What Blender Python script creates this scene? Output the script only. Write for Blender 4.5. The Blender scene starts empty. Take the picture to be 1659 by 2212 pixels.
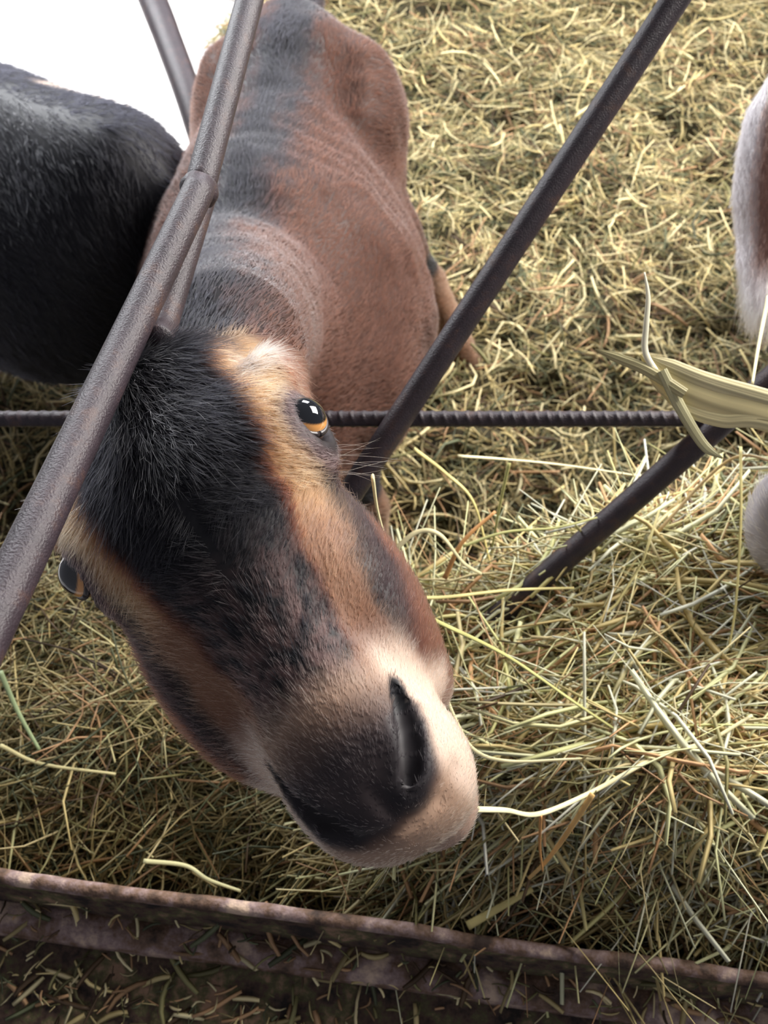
import bpy, math, random
import numpy as np
from mathutils import Vector, Matrix
random.seed(7); RNG = np.random.default_rng(7)
SC = bpy.context.scene; COL = SC.collection
# ------------------------------------------------------------------ camera, light, exposure
PITCH = math.radians(55); FPX = 1840.0
CAM = np.array([0.0, 0.0, 1.4])
FWD = np.array([0, math.cos(PITCH), -math.sin(PITCH)]); UPV = np.array([0, math.sin(PITCH), math.cos(PITCH)]); RGT = np.array([1.0, 0, 0])
def P(px, py, d):                                   # a point of the place seen at that pixel, d metres deep
    return CAM + d*(FWD + (px-829.5)/FPX*RGT + (1106-py)/FPX*UPV)
cd = bpy.data.cameras.new('camera'); cam = bpy.data.objects.new('camera', cd); COL.objects.link(cam)
cam.location = CAM; cam.rotation_euler = (math.radians(90)-PITCH, 0, 0)
cd.sensor_fit = 'VERTICAL'; cd.sensor_height = 36; cd.lens = 36*FPX/2212; cd.clip_start = 0.01
cd.dof.use_dof = True; cd.dof.focus_distance = 0.42; cd.dof.aperture_fstop = 15
SC.camera = cam
SC.view_settings.view_transform = 'Standard'; SC.view_settings.look = 'None'; SC.view_settings.gamma = 1
SC.view_settings.exposure = 0.58; SC.view_settings.use_curve_mapping = False
w = bpy.data.worlds.new('world'); SC.world = w; w.use_nodes = True
w.node_tree.nodes['Background'].inputs[0].default_value = (0.88, 0.88, 1.0, 1); w.node_tree.nodes['Background'].inputs[1].default_value = 0.15
def area(name, loc, aim, size, power, colr, sy=None):
    l = bpy.data.lights.new(name, 'AREA'); l.energy = power; l.size = size; l.color = colr
    if sy: l.shape = 'RECTANGLE'; l.size_y = sy
    o = bpy.data.objects.new(name, l); COL.objects.link(o); o.location = loc
    o.rotation_euler = (Vector(aim)-Vector(loc)).to_track_quat('-Z', 'Y').to_euler(); return o
area('daylight_barn_opening', (2.3, 2.0, 2.5), (0.1, 0.6, 0.7), 1.7, 175, (1.0, 0.95, 0.90), 1.5)
area('added_back_sheen_light', (0.5, 3.9, 2.5), (0.0, 1.2, 0.6), 1.2, 45, (0.93, 0.93, 1.0))  # added lamp from behind, for sheen along the goat's back
area('added_floor_light', (-1.5, 2.6, 1.9), (-1.1, 2.1, 0.0), 1.0, 75, (0.95, 0.97, 1.0))  # added lamp hung above the bare floor to whiten it

# ------------------------------------------------------------------ helpers
def setp(o, label=None, cat=None, group=None, kind=None):
    for k, v in (('label', label), ('category', cat), ('group', group), ('kind', kind)):
        if v: o[k] = v
    return o
def empty(name, loc, label, cat, group=None):
    o = bpy.data.objects.new(name, None); COL.objects.link(o); o.location = loc; o.empty_display_size = 0.05
    return setp(o, label, cat, group)
def link(name, me, parent=None, m=None):
    o = bpy.data.objects.new(name, me); COL.objects.link(o)
    if m is not None: me.materials.append(m)
    if parent is not None:
        o.parent = parent; o.location = -Vector(parent.location)
    return o
def mesh_np(name, V, F, smooth=True):
    """V (n,3); F list of arrays of equal-sided faces"""
    me = bpy.data.meshes.new(name); V = np.asarray(V, np.float32)
    if not isinstance(F, list): F = [F]
    F = [np.asarray(f, np.int32) for f in F]
    me.vertices.add(len(V)); me.vertices.foreach_set('co', V.ravel())
    nl = sum(f.size for f in F); npoly = sum(len(f) for f in F)
    me.loops.add(nl); me.loops.foreach_set('vertex_index', np.concatenate([f.ravel() for f in F]))
    me.polygons.add(npoly)
    tot = np.concatenate([np.full(len(f), f.shape[1], np.int32) for f in F])
    st = np.concatenate([[0], np.cumsum(tot)[:-1]]).astype(np.int32)
    me.polygons.foreach_set('loop_start', st)
    me.update(calc_edges=True); me.validate()
    me.polygons.foreach_set('use_smooth', np.full(len(me.polygons), smooth))
    return me
def set_tint(me, C3):
    a = me.color_attributes.new('tint', 'FLOAT_COLOR', 'POINT')
    C4 = np.ones((len(C3), 4), np.float32); C4[:, :3] = C3; a.data.foreach_set('color', C4.ravel())
def lin(r, g, b):
    return np.array([((c/255+0.055)/1.055)**2.4 if c/255 > 0.04045 else c/255/12.92 for c in (r, g, b)])
def mat(name, base=(0.5,)*3, rough=0.6, metal=0.0, attr=None, bump=0, bscale=50, noise=None, spec=0.5, coat=0.0, sub=0.0, ndetail=6, nscale=30):
    m = bpy.data.materials.new(name); m.use_nodes = True; nt = m.node_tree; b = nt.nodes['Principled BSDF']
    b.inputs['Base Color'].default_value = (*base, 1); b.inputs['Roughness'].default_value = rough; b.inputs['Metallic'].default_value = metal
    b.inputs['Specular IOR Level'].default_value = spec; b.inputs['Coat Weight'].default_value = coat
    if sub: b.inputs['Subsurface Weight'].default_value = sub; b.inputs['Subsurface Scale'].default_value = 0.004
    tc = nt.nodes.new('ShaderNodeTexCoord')
    if attr:
        a = nt.nodes.new('ShaderNodeAttribute'); a.attribute_name = attr; nt.links.new(a.outputs['Color'], b.inputs['Base Color'])
    if noise:                                        # list of (position, colour) stops
        n = nt.nodes.new('ShaderNodeTexNoise'); n.inputs['Scale'].default_value = nscale; n.inputs['Detail'].default_value = ndetail; n.inputs['Roughness'].default_value = 0.65
        nt.links.new(tc.outputs['Object'], n.inputs['Vector'])
        r = nt.nodes.new('ShaderNodeValToRGB'); e = r.color_ramp.elements
        while len(e) < len(noise): e.new(0.5)
        for i, (p, c) in enumerate(noise): e[i].position = p; e[i].color = (*c, 1)
        nt.links.new(n.outputs['Fac'], r.inputs[0]); nt.links.new(r.outputs[0], b.inputs['Base Color'])
    if bump:
        n2 = nt.nodes.new('ShaderNodeTexNoise'); n2.inputs['Scale'].default_value = bscale; n2.inputs['Detail'].default_value = 5
        nt.links.new(tc.outputs['Object'], n2.inputs['Vector'])
        bp = nt.nodes.new('ShaderNodeBump'); bp.inputs['Strength'].default_value = bump; bp.inputs['Distance'].default_value = 0.002
        nt.links.new(n2.outputs['Fac'], bp.inputs['Height']); nt.links.new(bp.outputs[0], b.inputs['Normal'])
    return m
def hairmat(name, rough=0.35, coat=0.0):
    m = bpy.data.materials.new(name); m.use_nodes = True; nt = m.node_tree; nt.nodes.clear()
    o = nt.nodes.new('ShaderNodeOutputMaterial'); h = nt.nodes.new('ShaderNodeBsdfHairPrincipled'); h.model = 'CHIANG'; h.parametrization = 'COLOR'
    a = nt.nodes.new('ShaderNodeAttribute'); a.attribute_name = 'tint'
    nt.links.new(a.outputs['Color'], h.inputs['Color']); h.inputs['Roughness'].default_value = rough; h.inputs['IOR'].default_value = 1.4; h.inputs['Radial Roughness'].default_value = 0.45
    nt.links.new(h.outputs[0], o.inputs['Surface']); return m
def sstep(a, b, x):
    t = np.clip((x-a)/(b-a), 0, 1); return t*t*(3-2*t)
def vnoise(Pp, s, seed=0):                            # smooth value noise in 3-D
    q = np.asarray(Pp, np.float64)*s+100.0; i = np.floor(q).astype(np.int64); f = q-i; f = f*f*(3-2*f); out = np.zeros(len(q))
    for dx in (0, 1):
        for dy in (0, 1):
            for dz in (0, 1):
                h = ((i[:, 0]+dx)*73856093) ^ ((i[:, 1]+dy)*19349663) ^ ((i[:, 2]+dz)*83492791) ^ (seed*2654435761)
                h = (h ^ (h >> 13))*1274126177 & 0x7fffffff; h = (h ^ (h >> 16)) & 0xffff
                out += h/65535.0*np.where(dx, f[:, 0], 1-f[:, 0])*np.where(dy, f[:, 1], 1-f[:, 1])*np.where(dz, f[:, 2], 1-f[:, 2])
    return out
def catmull(pts, n):
    pts = np.asarray(pts, float); Q = np.vstack([2*pts[0]-pts[1], pts, 2*pts[-1]-pts[-2]]); out = []
    for i in range(len(pts)-1):
        p0, p1, p2, p3 = Q[i:i+4]
        for t in np.linspace(0, 1, n, endpoint=False):
            out.append(0.5*((2*p1)+(-p0+p2)*t+(2*p0-5*p1+4*p2-p3)*t*t+(-p0+3*p1-3*p2+p3)*t**3))
    out.append(pts[-1]); return np.array(out)
def tube(pts, rad, seg=20, flat=1.0, caps=True):
    """tube with a ring at every point; rad scalar or per point"""
    pts = np.asarray(pts, float); n = len(pts); rad = np.broadcast_to(rad, (n,)) if np.ndim(rad) < 2 else rad
    T = np.gradient(pts, axis=0); T /= np.linalg.norm(T, axis=1)[:, None]
    a = np.array([0, 0, 1.0]) if abs(T[0][2]) < 0.9 else np.array([1.0, 0, 0])
    V = []; nrm = np.cross(T[0], a); nrm /= np.linalg.norm(nrm)
    for i in range(n):
        nrm = nrm-T[i]*nrm.dot(T[i]); nrm /= np.linalg.norm(nrm); b = np.cross(T[i], nrm)
        for k in range(seg):
            th = 2*math.pi*k/seg; V.append(pts[i]+rad[i]*(math.cos(th)*nrm+math.sin(th)*b*flat))
    F = [[i*seg+k, i*seg+(k+1) % seg, (i+1)*seg+(k+1) % seg, (i+1)*seg+k] for i in range(n-1) for k in range(seg)]
    V = np.array(V); tri = []
    if caps:
        c0 = len(V); V = np.vstack([V, pts[0], pts[-1]])
        tri = [[c0, (k+1) % seg, k] for k in range(seg)]+[[c0+1, (n-1)*seg+k, (n-1)*seg+(k+1) % seg] for k in range(seg)]
    return V, np.array(F), np.array(tri)
def tube_obj(name, pts, rad, m, parent=None, seg=20, flat=1.0):
    V, F, T = tube(pts, rad, seg, flat); return link(name, mesh_np(name, V, [F, T]), parent, m)

# ------------------------------------------------------------------ solid bodies from blended volumes
def smin(a, b, k):
    h = np.clip(0.5+0.5*(b-a)/k, 0, 1); return b*(1-h)+a*h-k*h*(1-h)
class Cap:
    def __init__(s, a, b, ra, rb, k=0.02): s.a = np.array(a, np.float32); s.b = np.array(b, np.float32); s.ra, s.rb, s.k = ra, rb, k
    def __call__(s, X):
        ba = s.b-s.a; pa = X-s.a; t = np.clip((pa@ba)/ba.dot(ba), 0, 1); return np.linalg.norm(pa-t[:, None]*ba, axis=1)-(s.ra+(s.rb-s.ra)*t)
class Ell:
    def __init__(s, c, r, R=None, k=0.02): s.c = np.array(c, np.float32); s.r = np.array(r, np.float32); s.R = np.eye(3, dtype=np.float32) if R is None else np.array(R, np.float32); s.k = k
    def __call__(s, X):
        q = (X-s.c)@s.R.T; k0 = np.linalg.norm(q/s.r, axis=1); k1 = np.linalg.norm(q/(s.r*s.r), axis=1); return k0*(k0-1)/np.maximum(k1, 1e-6)
def field(adds, subs, X):
    d = None
    for p in adds: d = p(X) if d is None else smin(d, p(X), p.k)
    for p in subs: d = -smin(-d, p(X), p.k)
    return d
def axis(lo, hi, f0, f1, fine, coarse):
    out = [lo]
    while out[-1] < hi:
        x = out[-1]; g = max(0, f0-x, x-f1); out.append(x+min(coarse, fine+g*0.15))
    return np.array(out, np.float32)
def nets(adds, subs, xs, ys, zs):
    nx, ny, nz = len(xs), len(ys), len(zs); D = np.full((nx, ny, nz), 1.0, np.float32); B = 6
    for i in range(0, nx, B):
        for_j = np.arange(0, ny, B); for_k = np.arange(0, nz, B)
        xc = 0.5*(xs[i]+xs[min(i+B, nx)-1]); yj = np.array([0.5*(ys[j]+ys[min(j+B, ny)-1]) for j in for_j]); zk = np.array([0.5*(zs[k]+zs[min(k+B, nz)-1]) for k in for_k])
        hx = 0.5*(xs[min(i+B, nx)-1]-xs[i]); hy = np.array([0.5*(ys[min(j+B, ny)-1]-ys[j]) for j in for_j]); hz = np.array([0.5*(zs[min(k+B, nz)-1]-zs[k]) for k in for_k])
        YY, ZZ = np.meshgrid(yj, zk, indexing='ij'); HY, HZ = np.meshgrid(hy, hz, indexing='ij')
        X = np.stack([np.full(YY.size, xc), YY.ravel(), ZZ.ravel()], 1).astype(np.float32); d = field(adds, subs, X).reshape(YY.shape)
        rad = np.sqrt(hx*hx+HY**2+HZ**2)*1.7+0.012
        for a, j in enumerate(for_j):
            for b, k in enumerate(for_k):
                if d[a, b] < -rad[a, b]: D[i:i+B, j:j+B, k:k+B] = -1
        act = np.argwhere(np.abs(d) <= rad)
        if len(act) == 0: continue
        M = np.zeros((min(B, nx-i), ny, nz), bool)
        for a, b in act: M[:, for_j[a]:for_j[a]+B, for_k[b]:for_k[b]+B] = True
        ii, jj, kk = np.nonzero(M); X = np.stack([xs[i+ii], ys[jj], zs[kk]], 1); D[i+ii, jj, kk] = field(adds, subs, X)
    S = D < 0
    n = np.zeros((nx-1, ny-1, nz-1), np.int8)
    for a in (0, 1):
        for b in (0, 1):
            for c in (0, 1): n += S[a:nx-1+a, b:ny-1+b, c:nz-1+c]
    ci = np.argwhere((n > 0) & (n < 8)); idx = np.full(n.shape, -1, np.int32); idx[ci[:, 0], ci[:, 1], ci[:, 2]] = np.arange(len(ci))
    acc = np.zeros((len(ci), 3)); cnt = np.zeros(len(ci)); co = [xs, ys, zs]
    corners = [(a, b, c) for a in (0, 1) for b in (0, 1) for c in (0, 1)]
    for A in corners:
        for ax in range(3):
            if A[ax] == 1: continue
            Bc = list(A); Bc[ax] = 1
            da = D[ci[:, 0]+A[0], ci[:, 1]+A[1], ci[:, 2]+A[2]]; db = D[ci[:, 0]+Bc[0], ci[:, 1]+Bc[1], ci[:, 2]+Bc[2]]
            mm = (da < 0) != (db < 0); t = np.where(mm, da/np.where(mm, da-db, 1), 0)
            pa = np.stack([co[q][ci[:, q]+A[q]] for q in range(3)], 1); pb = np.stack([co[q][ci[:, q]+Bc[q]] for q in range(3)], 1)
            acc += np.where(mm[:, None], pa+(pb-pa)*t[:, None], 0); cnt += mm
    V = acc/np.maximum(cnt, 1)[:, None]; quads = []
    for ax in range(3):
        sl0 = [slice(None)]*3; sl1 = [slice(None)]*3; sl0[ax] = slice(0, -1); sl1[ax] = slice(1, None)
        E = np.argwhere(S[tuple(sl0)] != S[tuple(sl1)]); o1, o2 = (ax+1) % 3, (ax+2) % 3
        E = E[(E[:, o1] > 0) & (E[:, o2] > 0) & (E[:, o1] < (nx, ny, nz)[o1]-1) & (E[:, o2] < (nx, ny, nz)[o2]-1)]
        def cell(d1, d2):
            c = E.copy(); c[:, o1] -= d1; c[:, o2] -= d2; return idx[c[:, 0], c[:, 1], c[:, 2]]
        q = np.stack([cell(1, 1), cell(0, 1), cell(0, 0), cell(1, 0)], 1)
        flip = ~S[E[:, 0], E[:, 1], E[:, 2]]; q[flip] = q[flip][:, ::-1]; quads.append(q)
    Q = np.concatenate(quads); Q = Q[(Q >= 0).all(1)]
    # a little smoothing
    e = np.concatenate([Q[:, [0, 1]], Q[:, [1, 2]], Q[:, [2, 3]], Q[:, [3, 0]]])
    for it in range(2):
        s = np.zeros_like(V); c = np.zeros(len(V))
        for q in range(3): s[:, q] = np.bincount(e[:, 0], V[e[:, 1], q], len(V))+np.bincount(e[:, 1], V[e[:, 0], q], len(V))
        c = np.bincount(e[:, 0], minlength=len(V))+np.bincount(e[:, 1], minlength=len(V)); V = V*0.5+0.5*s/np.maximum(c, 1)[:, None]
    return V, Q
def sample_surface(V, Q, n, weight=None):
    """random points on the quads, with normals; weight multiplies the density per quad"""
    A, B_, C_, D_ = (V[Q[:, i]] for i in range(4)); N = np.cross(C_-A, D_-B_); ar = np.linalg.norm(N, axis=1)*0.5; N = N/np.maximum(2*ar, 1e-12)[:, None]
    wgt = ar*(1 if weight is None else weight); p = wgt/wgt.sum(); f = RNG.choice(len(Q), n, p=p)
    u, v = RNG.random(n)[:, None], RNG.random(n)[:, None]
    return A[f]*(1-u)*(1-v)+B_[f]*u*(1-v)+C_[f]*u*v+D_[f]*(1-u)*v, N[f], f
def vnormals(V, Q):
    N = np.cross(V[Q[:, 2]]-V[Q[:, 0]], V[Q[:, 3]]-V[Q[:, 1]]); out = np.zeros_like(V)
    for c in range(4):
        for q in range(3): out[:, q] += np.bincount(Q[:, c], N[:, q], len(V))
    return out/np.maximum(np.linalg.norm(out, axis=1), 1e-12)[:, None]
def fur(name, roots, dirs, nrm, length, lift, rad, cols, m, parent, nseg=5, curl=0.15):
    """hair curves: lift = angle-like share of the normal; curves bend down onto the flow direction"""
    N = len(roots); d = dirs-(dirs*nrm).sum(1)[:, None]*nrm; d /= np.maximum(np.linalg.norm(d, axis=1), 1e-9)[:, None]
    d = d+RNG.normal(0, curl, (N, 3)); L = length[:, None]; lift = np.asarray(lift)[:, None] if np.ndim(lift) else lift
    P_ = np.zeros((N, nseg, 3), np.float32); side = RNG.normal(0, 1, (N, 3))*0.10
    for s in range(nseg):
        t = s/(nseg-1); P_[:, s] = roots-nrm*0.0006+L*(d*t+nrm*lift*(t-0.45*t*t)+side*t*t)
    cu = bpy.data.hair_curves.new(name); cu.add_curves([nseg]*N)
    cu.attributes['position'].data.foreach_set('vector', P_.ravel())
    r = cu.attributes.get('radius') or cu.attributes.new('radius', 'FLOAT', 'POINT'); prof = np.array([1, 0.95, 0.8, 0.55, 0.12]) if nseg == 5 else np.linspace(1, 0.1, nseg)
    r.data.foreach_set('value', (np.asarray(rad).reshape(-1, 1)*np.ones((N, 1))*prof[None, :]).astype(np.float32).ravel())
    a = cu.attributes.new('tint', 'FLOAT_COLOR', 'CURVE'); C4 = np.ones((N, 4), np.float32); C4[:, :3] = cols; a.data.foreach_set('color', C4.ravel())
    return link(name, cu, parent, m)

# ------------------------------------------------------------------ setting: floor
F_MAT = mat('pale_concrete', bump=0.2, bscale=60, rough=0.8, noise=[(0.3, (0.62, 0.6, 0.58)), (0.7, (0.8, 0.78, 0.76))], nscale=6)
def grid_mesh(x0, x1, y0, y1, nx, ny, hf):
    X, Y = np.meshgrid(np.linspace(x0, x1, nx), np.linspace(y0, y1, ny), indexing='ij'); Z = hf(X, Y)
    V = np.stack([X.ravel(), Y.ravel(), Z.ravel()], 1); I = np.arange(nx*ny).reshape(nx, ny)
    return V, np.stack([I[:-1, :-1].ravel(), I[1:, :-1].ravel(), I[1:, 1:].ravel(), I[:-1, 1:].ravel()], 1)
V, Q = grid_mesh(-3, 3, -1, 6, 2, 2, lambda X, Y: X*0-0.01)
V = np.vstack([V, V-np.array([0, 0, 0.1])]); Q = np.vstack([Q, Q[:, ::-1]+4, [[0, 1, 5, 4], [1, 3, 7, 5], [3, 2, 6, 7], [2, 0, 4, 6]]])
setp(link('floor', mesh_np('floor', V, Q, False), None, F_MAT), kind='structure')

# ------------------------------------------------------------------ hay
STRAW = mat('dry_straw', rough=0.5, attr='tint', spec=0.35)
HAYBED = mat('matted_hay', rough=0.9, bump=1.0, bscale=90, noise=[(0.25, lin(30, 27, 18)), (0.5, lin(62, 56, 36)), (0.75, lin(110, 98, 62))], nscale=45, ndetail=10)
PAL = np.array([lin(234, 218, 166), lin(216, 198, 140), lin(176, 160, 112), lin(128, 124, 82), lin(178, 142, 104), lin(88, 70, 50), lin(234, 222, 172), lin(98, 104, 76)])
def straws(root, ang, slope, length, width, cols, bend=0.25, S=5):
    """straw ribbons with thickness: (V, quads, tint)"""
    n = len(root); dirv = np.stack([np.cos(ang)*np.cos(slope), np.sin(ang)*np.cos(slope), np.sin(slope)], 1)
    side = np.stack([-np.sin(ang), np.cos(ang), np.zeros(n)], 1); up = np.cross(dirv, side)
    b1 = RNG.normal(0, bend, n); b2 = RNG.normal(0, bend*0.7, n); kink = RNG.random(n) < 0.3; kt = RNG.uniform(0.25, 0.75, n); ka = RNG.normal(0, 0.8, n)
    roll = RNG.uniform(-0.9, 0.9, n); sw = side*np.cos(roll)[:, None]+up*np.sin(roll)[:, None]; th = np.cross(dirv, sw)
    V = np.zeros((n, S, 3, 3)); L = length[:, None]
    for s in range(S):
        t = s/(S-1); tt = np.full(n, t)
        c = root+L*(dirv*(t-0.5)+side*(b1*(t-0.5)**2*2)[:, None]+up*(b2*(t-0.5)**2*2)[:, None]+side*(np.where(kink, np.maximum(tt-kt, 0)*ka, 0))[:, None])
        wv = (width*(0.45+0.55*math.sin(math.pi*(0.15+0.7*t))))[:, None]
        V[:, s, 0] = c-sw*wv*0.5; V[:, s, 1] = c+sw*wv*0.5; V[:, s, 2] = c+th*wv*0.35
    base = (np.arange(n)*S*3)[:, None]; q = []
    for s in range(S-1):
        for k in range(3): q.append([s*3+k, s*3+(k+1) % 3, (s+1)*3+(k+1) % 3, (s+1)*3+k])
    q = np.array(q); Qd = (base[:, :, None]+q[None]).reshape(-1, 4)
    tri = (base[:, :, None]+np.array([[0, 2, 1], [(S-1)*3, (S-1)*3+1, (S-1)*3+2]])[None]).reshape(-1, 3)
    return V.reshape(-1, 3), [Qd, tri], np.repeat(cols, S*3, axis=0)
def pick(n, w):
    w = np.array(w, float); c = PAL[RNG.choice(len(PAL), n, p=w/w.sum())]; return c*RNG.uniform(0.5, 1.3, (n, 1))
def far_h(X, Y):
    sh = X.shape; Pt = np.stack([X.ravel(), Y.ravel(), X.ravel()*0], 1)
    return ((vnoise(Pt, 5, 1)-0.5)*0.10+(vnoise(Pt, 14, 2)-0.5)*0.08+0.07).reshape(sh)+0.02
def hay_mask(x, y):                                   # bare floor at the far side beyond the black goat
    return (x > -0.46+0.04*np.sin(y*9)-0.5*(y < 1.3)) | (y < 1.0)
def hay_edge(X, Y):
    m = hay_mask(X, Y); return np.where(m, far_h(X, Y), -0.03)
V, Q = grid_mesh(-1.5, 1.9, 0.3, 4.2, 240, 280, hay_edge)
hay = setp(link('bedding_hay', mesh_np('bedding_hay', V, Q), None, HAYBED), 'matted yellow-green hay bedding spread over the pen floor', 'hay', kind='stuff')
def bed_straws(n, x0, x1, y0, y1, hf, lmin, lmax, wmin, wmax, wts, lift=0.03, sl=0.25, angf=None, mask=None):
    x = RNG.uniform(x0, x1, n); y = RNG.uniform(y0, y1, n)
    if mask is not None: k = mask(x, y); x, y = x[k], y[k]
    n = len(x); z = hf(x, y)+RNG.uniform(-0.006, lift, n)
    ang = RNG.uniform(0, 2*math.pi, n) if angf is None else angf(x, y, n)
    return straws(np.stack([x, y, z], 1), ang, RNG.normal(0, sl, n), RNG.uniform(lmin, lmax, n), RNG.uniform(wmin, wmax, n), pick(n, wts))
def join(parts):
    Vs, Qs, Ts, Cs, off = [], [], [], [], 0
    for v, f, c in parts: Vs.append(v); Qs.append(f[0]+off); Ts.append(f[1]+off); Cs.append(c); off += len(v)
    return np.concatenate(Vs), [np.concatenate(Qs), np.concatenate(Ts)], np.concatenate(Cs)
def vis(x, y):                                        # keep what the photo's surroundings need
    return hay_mask(x, y) & (np.abs(x) < 0.45+y*0.42)
V, F, C = join([bed_straws(60000, -1.4, 1.7, 0.45, 3.9, far_h, 0.05, 0.13, 0.0022, 0.0048, [3, 4, 5, 5, 3, 2, 1, 5], mask=vis),
                bed_straws(9000, -1.4, 1.7, 0.45, 3.9, far_h, 0.06, 0.16, 0.004, 0.008, [4, 4, 3, 2, 2, 1, 5, 1], lift=0.045, sl=0.4, mask=vis)])
me = mesh_np('loose_straw', V, F); set_tint(me, C); o = link('loose_straw', me, hay, STRAW); o['kind'] = 'stuff'
hay['kind'] = 'stuff'

def rim_y(x): return 0.154-0.135*(x+0.306)
def pile_h(X, Y):
    back = np.where(X > 0.03, 0.37+0.36*(X-0.03), 0.40-0.15*(X-0.03)); top = 0.585+0.135*sstep(-0.12, 0.10, X)
    Pt = np.stack([X.ravel(), Y.ravel(), X.ravel()*0], 1); nz = ((vnoise(Pt, 9, 3)-0.5)*0.05+(vnoise(Pt, 24, 4)-0.5)*0.025).reshape(X.shape)
    drop = sstep(0, 0.05, Y-back); front = sstep(0.15, 0.0, Y-rim_y(X))
    return (top+nz-0.12*front*(0.5+0.8*sstep(-0.1, 0.1, X)))*(1-drop)+0.02*drop
V, Q = grid_mesh(-0.62, 0.66, 0.0, 0.80, 170, 110, lambda X, Y: pile_h(X, rim_y(X)+0.012+Y*0.62))
V[:, 1] = rim_y(V[:, 0])+0.012+V[:, 1]*0.62
V2 = V.copy(); V2[:, 2] = 0.02
pile = setp(link('feeder_hay', mesh_np('feeder_hay', V, Q), None, HAYBED), 'loose golden hay piled in the feeder below the goat\'s muzzle', 'hay', kind='stuff')
def pm(x, y):
    b = np.where(x > 0.03, 0.37+0.36*(x-0.03), 0.40-0.15*(x-0.03)); return (y > rim_y(x)+0.035) & (y < b+0.012)
def lay_ang(x, y, n): return np.where(RNG.random(n) < 0.72, RNG.normal(0.28, 0.35, n), RNG.uniform(0, 6.3, n))
V, F, C = join([bed_straws(9000, -0.6, 0.64, 0.08, 0.62, pile_h, 0.06, 0.16, 0.0016, 0.0034, [6, 5, 4, 2, 3, 1, 5, 2], lift=0.03, sl=0.22, angf=lay_ang, mask=pm),
                bed_straws(5200, 0.0, 0.64, 0.08, 0.62, pile_h, 0.08, 0.22, 0.0014, 0.003, [6, 5, 3, 1, 3, 0.5, 6, 0.5], lift=0.04, sl=0.2, angf=lay_ang, mask=pm),
                bed_straws(7000, -0.6, 0.64, 0.08, 0.62, pile_h, 0.03, 0.11, 0.0007, 0.0014, [5, 5, 4, 2, 3, 1, 5, 1], lift=0.04, sl=0.3, mask=pm),
                bed_straws(900, 0.0, 0.64, 0.08, 0.62, pile_h, 0.10, 0.2, 0.003, 0.0055, [6, 4, 1, 0.5, 2, 0, 6, 0], lift=0.05, sl=0.15, angf=lay_ang, mask=lambda x, y: pm(x, y) & (y > rim_y(x)+0.11)),
                bed_straws(1500, 0.0, 0.64, 0.08, 0.62, pile_h, 0.05, 0.16, 0.003, 0.006, [5, 5, 2, 1, 4, 1, 5, 0.5], lift=0.045, sl=0.3, mask=pm),
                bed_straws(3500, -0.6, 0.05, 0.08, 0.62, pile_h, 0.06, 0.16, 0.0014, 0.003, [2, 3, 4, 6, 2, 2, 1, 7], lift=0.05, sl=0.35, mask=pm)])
C = np.clip(C*np.where(V[:, 0] > 0.0, 1.3, 0.85)[:, None]*np.array([1, 0.97, 0.9]), 0, 0.72)  # brighter light at right and shade at left painted into the straw tint
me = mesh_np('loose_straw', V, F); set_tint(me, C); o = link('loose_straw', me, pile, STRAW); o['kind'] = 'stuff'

# ------------------------------------------------------------------ brown goat
TILT = math.radians(18); ROLL = math.radians(0)
HO = P(406, 1087, 0.405)                               # midpoint between the eyes
c_, s_ = math.cos(TILT), math.sin(TILT)
BK = -FWD
Uh = (0.569*c_)*RGT+(-0.822*c_)*UPV+s_*BK; Vh = 0.822*RGT+0.569*UPV; Wh = np.cross(Uh, Vh)
if Wh.dot(BK) < 0: Wh = -Wh
Vh, Wh = Vh*math.cos(ROLL)+Wh*math.sin(ROLL), Wh*math.cos(ROLL)-Vh*math.sin(ROLL)
HR = np.stack([Uh, Vh, Wh])                            # rows: head axes (u down the muzzle, v across, w out of the face)
def H(u, v, w_): return HO+u*Uh+v*Vh+w_*Wh
def hE(u, v, w_, ru, rv, rw, k=0.02, tu=0.0, tv=0.0):
    """ellipsoid in head axes; tu turns it about w, tv tips it about v"""
    R = HR.copy()
    if tu: R = np.array([R[0]*math.cos(tu)+R[1]*math.sin(tu), -R[0]*math.sin(tu)+R[1]*math.cos(tu), R[2]])
    if tv: R = np.array([R[0]*math.cos(tv)+R[2]*math.sin(tv), R[1], -R[0]*math.sin(tv)+R[2]*math.cos(tv)])
    return Ell(H(u, v, w_), (ru, rv, rw), R, k)
def hC(a, b, ra, rb, k=0.015): return Cap(H(*a), H(*b), ra, rb, k)
BX = -0.16
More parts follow.
